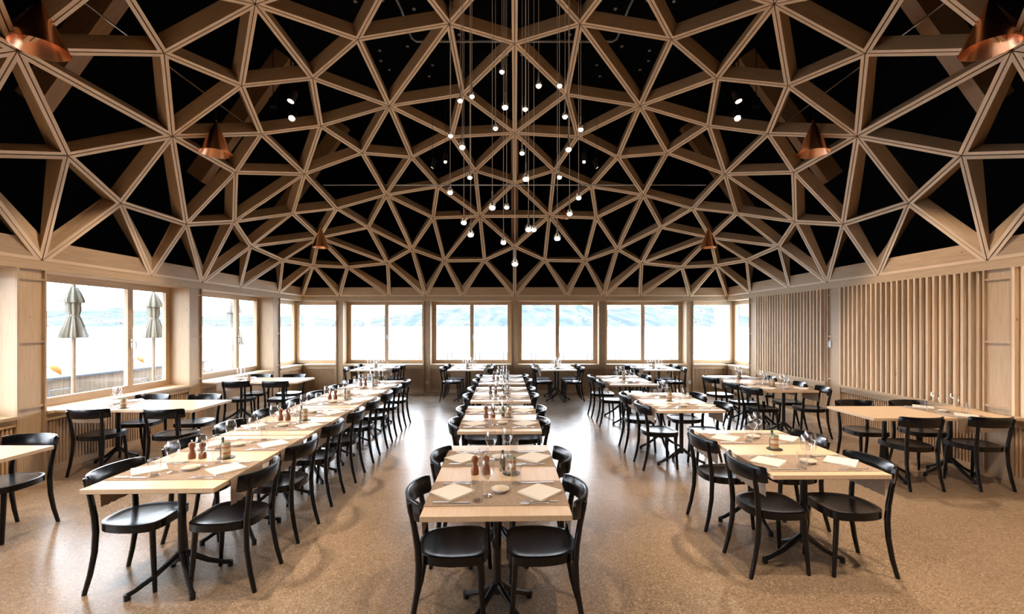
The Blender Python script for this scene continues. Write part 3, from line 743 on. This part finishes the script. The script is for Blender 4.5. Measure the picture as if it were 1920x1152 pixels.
for k in range(4): fk.box(.06, .10, -.0115+k*.0065, -.0085+k*.0065, .001, .003)
fork_me = fk.mesh('fork', M['cutlery'])
sp_ = MB(); sp_.prism([(-.08, -.006), (-.08, .006), (-.03, .003), (.03, .0025), (.03, -.0025), (-.03, -.003)], .001, .003)
sp_.prism([(.055+.028*math.cos(2*PI*k/14), .015*math.sin(2*PI*k/14)) for k in range(14)], .001, .004); spoon_me = sp_.mesh('teaspoon', M['cutlery'])
tum_me = MB().lathe([(0.0005, .004), (.030, .004), (.0375, .11), (.0375, .1115), (.0362, .1115), (.0285, .010), (0.0005, .010)], 20).lathe([(0.0005, 0), (.031, 0), (.031, .004)], 20).mesh('tumbler', M['crystal'])
win_me = MB().lathe([(0.0005, .0), (.034, .0), (.034, .0025), (.006, .006), (.004, .02), (.0038, .085), (.009, .095), (.030, .115), (.041, .145), (.0415, .165), (.036, .20), (.032, .215), (.031, .215), (.0352, .198), (.0402, .165), (.0398, .145), (.029, .117), (0.0005, .1)], 20).mesh('wine_glass', M['crystal'])
dish_me = MB().lathe([(0.0005, .0), (.036, .0), (.056, .020), (.054, .022), (.036, .006), (0.0005, .006)], 24).mesh('bread_dish', M['china'])
brd_me = MB().lathe([(.040, .008), (.044, .018), (.038, .025), (.02, .028), (0.0005, .028)], 20).mesh('bread', M['bread'])
mill_me = MB().lathe([(0.0005, 0), (.026, 0), (.0265, .03), (.022, .05), (.0155, .065), (.016, .08), (.0225, .092), (.0235, .105), (.019, .118), (.008, .124), (0.0005, .124)], 18).mesh('body', M['mill'])
knob_me = MB().lathe([(0.0005, .14), (.004, .139), (.006, .132), (.004, .124), (.003, .12)], 10).mesh('knob', M['steel'])
tin_m = mat('printed_tin', (.6, .5, .3), .35)
def tin_material():
    t = tin_m.node_tree; L = t.links; tc = t.nodes.new('ShaderNodeTexCoord'); s = t.nodes.new('ShaderNodeSeparateXYZ'); L.new(tc.outputs['Object'], s.inputs[0])
    mr = t.nodes.new('ShaderNodeMapRange'); mr.inputs['From Min'].default_value = 0; mr.inputs['From Max'].default_value = .115; L.new(s.outputs['Z'], mr.inputs['Value'])
    r = t.nodes.new('ShaderNodeValToRGB'); r.color_ramp.interpolation = 'CONSTANT'; e = r.color_ramp.elements
    e[0].position = 0; e[0].color = (.42, .33, .2, 1); e[1].position = .12; e[1].color = (.46, .37, .20, 1)
    for p, c in ((.3, (.34, .13, .08, 1)), (.42, (.50, .44, .30, 1)), (.66, (.36, .16, .09, 1)), (.8, (.44, .34, .18, 1)), (.93, (.2, .25, .16, 1))):
        q = e.new(p); q.color = c
    L.new(mr.outputs[0], r.inputs[0]); L.new(r.outputs[0], t.nodes['Principled BSDF'].inputs['Base Color'])
tin_material()
tin_me = MB().lathe([(0.0005, .006), (.029, .006), (.0305, .01), (.0305, .112), (.029, .116), (.028, .112), (0.0005, .112)], 24).mesh('can', tin_m)
coast_me = MB().lathe([(0.0005, 0), (.058, 0), (.060, .004), (.058, .006), (0.0005, .006)], 24).mesh('coaster', M['metal_black'])
M['olive'] = mat('green_herb_bottle', (.13, .13, .07), .2, 0, .6)
bot_me = MB().lathe([(0.0005, .006), (.018, .006), (.0195, .01), (.0195, .085), (.016, .10), (.009, .112), (.0085, .132)], 18).mesh('bottle_body', M['olive'])
cap_me = MB().lathe([(.0095, .13), (.010, .146), (0.0005, .147)], 14).mesh('cap', mat('dark_green_cap', (.02, .09, .06), .4))
def runner_mesh(width, dep, over_a, over_b):
    """cloth strip across the table with hanging ends"""
    m = MB(); hw = width/2; path = [(-hw-.004-.003, TT-over_a), (-hw-.006, TT-over_a*.5), (-hw-.004, TT-.012), (-hw-.001, TT+.0015), (-hw+.03, TT+.002), (0, TT+.002), (hw-.03, TT+.002), (hw+.001, TT+.0015), (hw+.004, TT-.012), (hw+.006, TT-over_b*.5), (hw+.007, TT-over_b)]
    n = 14; vs = []; fs = []
    for i, (x, z) in enumerate(path):
        hang = 1 if (i < 3 or i > 7) else 0
        for k in range(n+1):
            yy = -dep/2+dep*k/n; wv = hang*(.006*math.sin(k*1.9+i)+.003*math.sin(k*4.1)); sg = -1 if x < 0 else 1
            vs.append((x+sg*abs(wv), yy, z + (0.004*math.sin(k*2.7) if i in (0, len(path)-1) else 0)))
    for i in range(len(path)-1):
        for k in range(n): fs.append((i*(n+1)+k, i*(n+1)+k+1, (i+1)*(n+1)+k+1, (i+1)*(n+1)+k))
    m.add(vs, fs, True); return m.mesh('table_runner', M['runner'])
RUN = {}
def setting(T, tx, ty, rz, name, width, seats, cond='mills', runners=(-.34, .34), glasses=True, over=(.17, .17)):
    """T table name phrase; seats: list of (side, l, seat phrase)"""
    ca, sa = math.cos(rz), math.sin(rz)
    def W(x, y): return tx+ca*x-sa*y, ty+sa*x+ca*y
    z = TT
    for i, l in enumerate(runners):
        key = (round(width, 2), over)
        if key not in RUN: RUN[key] = runner_mesh(width, .40, over[0], over[1])
        x, y = W(0, l)
        dup(RUN[key], 'table_runner', x, y, 0, rz, 'taupe runner, %s on the %s' % (('nearer one', 'farther one')[i] if len(runners) > 1 else 'the only one', T), 'runner', 'linen runners')
        x, y = W(random.uniform(-.03, .03), l+random.uniform(-.04, .02))
        d = dup(dish_me, 'bread_dish', x, y, z+.003, 0, 'small white dish on %s, %s' % (('the nearer runner', 'the farther runner')[i] if len(runners) > 1 else 'the runner', T), 'dish', 'small dishes')
        link_mesh('bread', brd_me, d)
    for (s, l, sp) in seats:
        j = lambda a: random.uniform(-a, a)
        x, y = W(s*.265+j(.012), l+.0+j(.012)); dup(nap_me, 'napkin', x, y, z+.0032, rz+PI/4+j(.1), 'folded cream napkin at the %s seat, %s' % (sp, T), 'napkin', 'folded napkins')
        x, y = W(s*.25+j(.01), l+s*.155); dup(knife_me, 'knife', x, y, z+.0032, rz+(PI if s > 0 else 0)+j(.06), 'steel knife at the %s seat, %s' % (sp, T), 'knife', 'steel knives')
        x, y = W(s*.24+j(.01), l-s*.150); dup(fork_me, 'fork', x, y, z+.0032, rz+(PI if s > 0 else 0)+j(.08), 'steel fork at the %s seat, %s' % (sp, T), 'fork', 'steel forks')
        x, y = W(s*.20+j(.01), l-s*.178); dup(spoon_me, 'teaspoon', x, y, z+.0032, rz+(PI if s > 0 else 0)+j(.2), 'small steel spoon at the %s seat, %s' % (sp, T), 'spoon', 'small spoons')
        if glasses:
            x, y = W(s*.115+j(.008), l+s*.135+j(.01)); dup(tum_me, 'tumbler', x, y, z+.0032, 0, 'clear water tumbler at the %s seat, %s' % (sp, T), 'glass', 'water tumblers')
            x, y = W(s*.055+j(.01), l+s*.06+j(.01)+.0); dup(win_me, 'wine_glass', x, y, z+.0032, 0, 'clear stemmed wine glass at the %s seat, %s' % (sp, T), 'wine glass', 'stemmed wine glasses')
    def mills(x0, y0):
        for i, dx in enumerate((-.155, -.08)):
            x, y = W(x0+dx, y0+i*.004); r = empty('pepper_mill', (x, y, z)); tag(r, '%s wooden pepper mill of two on the %s' % (('left', 'right')[i], T), 'mill', 'wooden mills')
            link_mesh('body', mill_me, r); link_mesh('knob', knob_me, r)
    def tin(x0, y0):
        x, y = W(x0, y0); r = empty('tin_can', (x, y, z)); tag(r, 'printed yellow and red tin, %s' % T, 'tin', 'printed tins'); link_mesh('can', tin_me, r, (0, 0, .0)); link_mesh('coaster', coast_me, r)
    def bottle(x0, y0):
        x, y = W(x0, y0); r = empty('sauce_bottle', (x, y, z)); tag(r, 'small green bottle by the tin, %s' % T, 'bottle', 'green bottles'); link_mesh('bottle_body', bot_me, r, (0, 0, -.006)); link_mesh('cap', cap_me, r, (0, 0, -.006))
    if cond == 'mills': mills(0, -.03); tin(.09, -.02); bottle(.03, .04)
    elif cond == 'tin': tin(-.02, -.02); bottle(-.01, .035)
    elif cond == 'tin2': tin(-.25, .1)

GRP = {}
def long_table(T, x, y, length, rz, cond='mills', width=.8, off=.26, lpos=(-.35, .35), sides=(-1, 1), chairs=True, foot_rot=PI/4, names=('near', 'far'), over=(.17, .17), runners=None):
    table(x, y, length, width, rz, 'pale wooden dining table, ' + T, foot_rot=foot_rot, three=(foot_rot == 0))
    ca, sa = math.cos(rz), math.sin(rz); seats = []
    for s in sides:
        for l, nm in zip(lpos, names):
            sp = '%s %s' % (nm, 'left' if s < 0 else 'right'); seats.append((s, l, sp))
            if chairs:
                o_ = off+random.uniform(-.01, .035); lx, ly = s*o_, l+random.uniform(-.015, .015)
                chair(x+ca*lx-sa*ly, y+sa*lx+ca*ly, rz+(0 if s < 0 else PI), 'black bentwood chair at the %s seat, %s' % (sp, T))
    setting(T, x, y, rz, 'table', width, seats, cond, runners if runners is not None else lpos, over=over)

# centre row
tl = R_(1.3)
for i, (x, y, ln, nm) in enumerate(((-.112, 3.07, 1.40, 'front table of the centre row'), (-.157, 4.95, 1.36, 'second table of the centre row'), (-.20, 6.66, 1.42, 'third table of the centre row'), (-.235, 8.45, 1.42, 'last table of the centre row'))):
    long_table(nm, x, y, ln, tl, off=.235, lpos=(-.37+.0, .33), foot_rot=PI/4)
# long left row
for i, nm in enumerate(('front table of the long left row', 'second table of the long left row', 'third table of the long left row', 'last table of the long left row')):
    y = 3.43+i*1.372; long_table(nm, -2.262-.032*(y-3.4), y, 1.335, R_(1.8), off=.29, lpos=(-.31, .36))
# tables by the back windows
for i, (x, nm) in enumerate(((-3.30, 'leftmost back window table'), (-1.11, 'second back window table'), (1.0, 'third back window table'), (3.33, 'rightmost back window table'))):
    long_table(nm, x, 10.83, 1.36, 0, cond='tin', off=.34, lpos=(-.33, .33), foot_rot=R_(20))
# right field
long_table('front table of the right row', 2.112, 3.67, 1.30, R_(.6), cond='tin', off=.265, lpos=(-.38, .33), foot_rot=0)
long_table('second table of the right row', 2.07, 6.02, 1.42, R_(.5), cond='tin', off=.30, lpos=(-.42, .34), foot_rot=0)
long_table('last table of the right row', 2.02, 8.33, 1.40, 0, cond='tin', off=.31, lpos=(-.38, .36), foot_rot=0)
# right back pair against the slatted wall
for k, (y, nm) in enumerate(((7.45, 'nearer slatted wall table'), (8.52, 'farther slatted wall table'))):
    x = 4.25-(y-7.4)*.02
    table(x, y, 1.06, .80, 0, 'pale wooden dining table, ' + nm, foot_rot=PI/4)
    lp = ((-.30, .28) if k == 0 else (.05,)); nn = (('near', 'far') if k == 0 else ('only',)); seats = []
    for s in (-1, 1):
        for l, n_ in zip(lp, nn):
            sp = '%s %s' % (n_, 'left' if s < 0 else 'right'); seats.append((s, l, sp))
            chair(x+s*(.36 if s < 0 else .40), y+l, (R_(12) if s < 0 else PI-R_(12)), 'black bentwood chair at the %s seat, %s' % (sp, nm))
    setting(nm, x, y, 0, 't', .8, seats, 'tin', lp)
# wall tables: long axis across the room (rotated 90 deg)
def wall_table(nm, x0, x1, yc, wid, chairs_near, chairs_far, cond, side):
    xc = (x0+x1)/2; ln = x1-x0; rz = PI/2
    table(xc, yc, ln, wid, rz, 'pale wooden dining table, ' + nm, ped=(-.38, .38), foot_rot=0)
    for lst, fr, s in ((chairs_near, PI/2, 'near'), (chairs_far, -PI/2, 'far')):
        for k, (cx, cy) in enumerate(lst):
            w_ = 'window' if side == 'left' else 'wall'
            wh = (('%s side' % w_) if ((k == 0) == (side == 'left')) else 'aisle side') if len(lst) > 1 else 'aisle side'
            chair(cx, cy, fr, 'black bentwood chair at the %s edge, %s, %s' % (s, wh, nm))
    # settings near the wall end only
    e = x0+.42 if side == 'left' else x1-.48
    seats = [(1, 0, 'far'), (-1, 0, 'near')]
    lx = -(e-xc)
    ca, sa = math.cos(rz), math.sin(rz)
    seats = [(s, lx, n_) for s, n_ in ((-1, 'far'), (1, 'near'))]
    # local +x -> world +y, local y -> world -x
    seats = [(1, -(e-xc), 'far'), (-1, -(e-xc), 'near')]
    setting(nm.replace('table on the left wall', 'left wall table').replace('table against the slatted right wall', 'nearest slatted wall table'), xc, yc, PI/2, 't', wid, seats, cond, (-(e-xc),), over=(.15, .15))
wall_table('nearest table on the left wall', -5.42, -3.83, 3.40, .74, [], [(-4.22, 3.77), (-5.0, 3.78)], 'tin', 'left')
wall_table('middle table on the left wall', -5.44, -3.80, 5.72, .74, [(-4.95, 5.43), (-4.07, 5.43)], [(-5.02, 6.12), (-4.30, 6.12)], 'tin2', 'left')
wall_table('far table on the left wall', -5.44, -3.84, 8.33, .76, [(-4.86, 8.05), (-4.16, 8.05)], [(-5.0, 8.72), (-4.33, 8.72)], 'tin2', 'left')
wall_table('table against the slatted right wall', 3.86, 5.44, 5.24, .74, [(4.30, 4.97), (5.04, 4.97)], [(4.33, 5.62), (5.02, 5.62)], 'none', 'right')
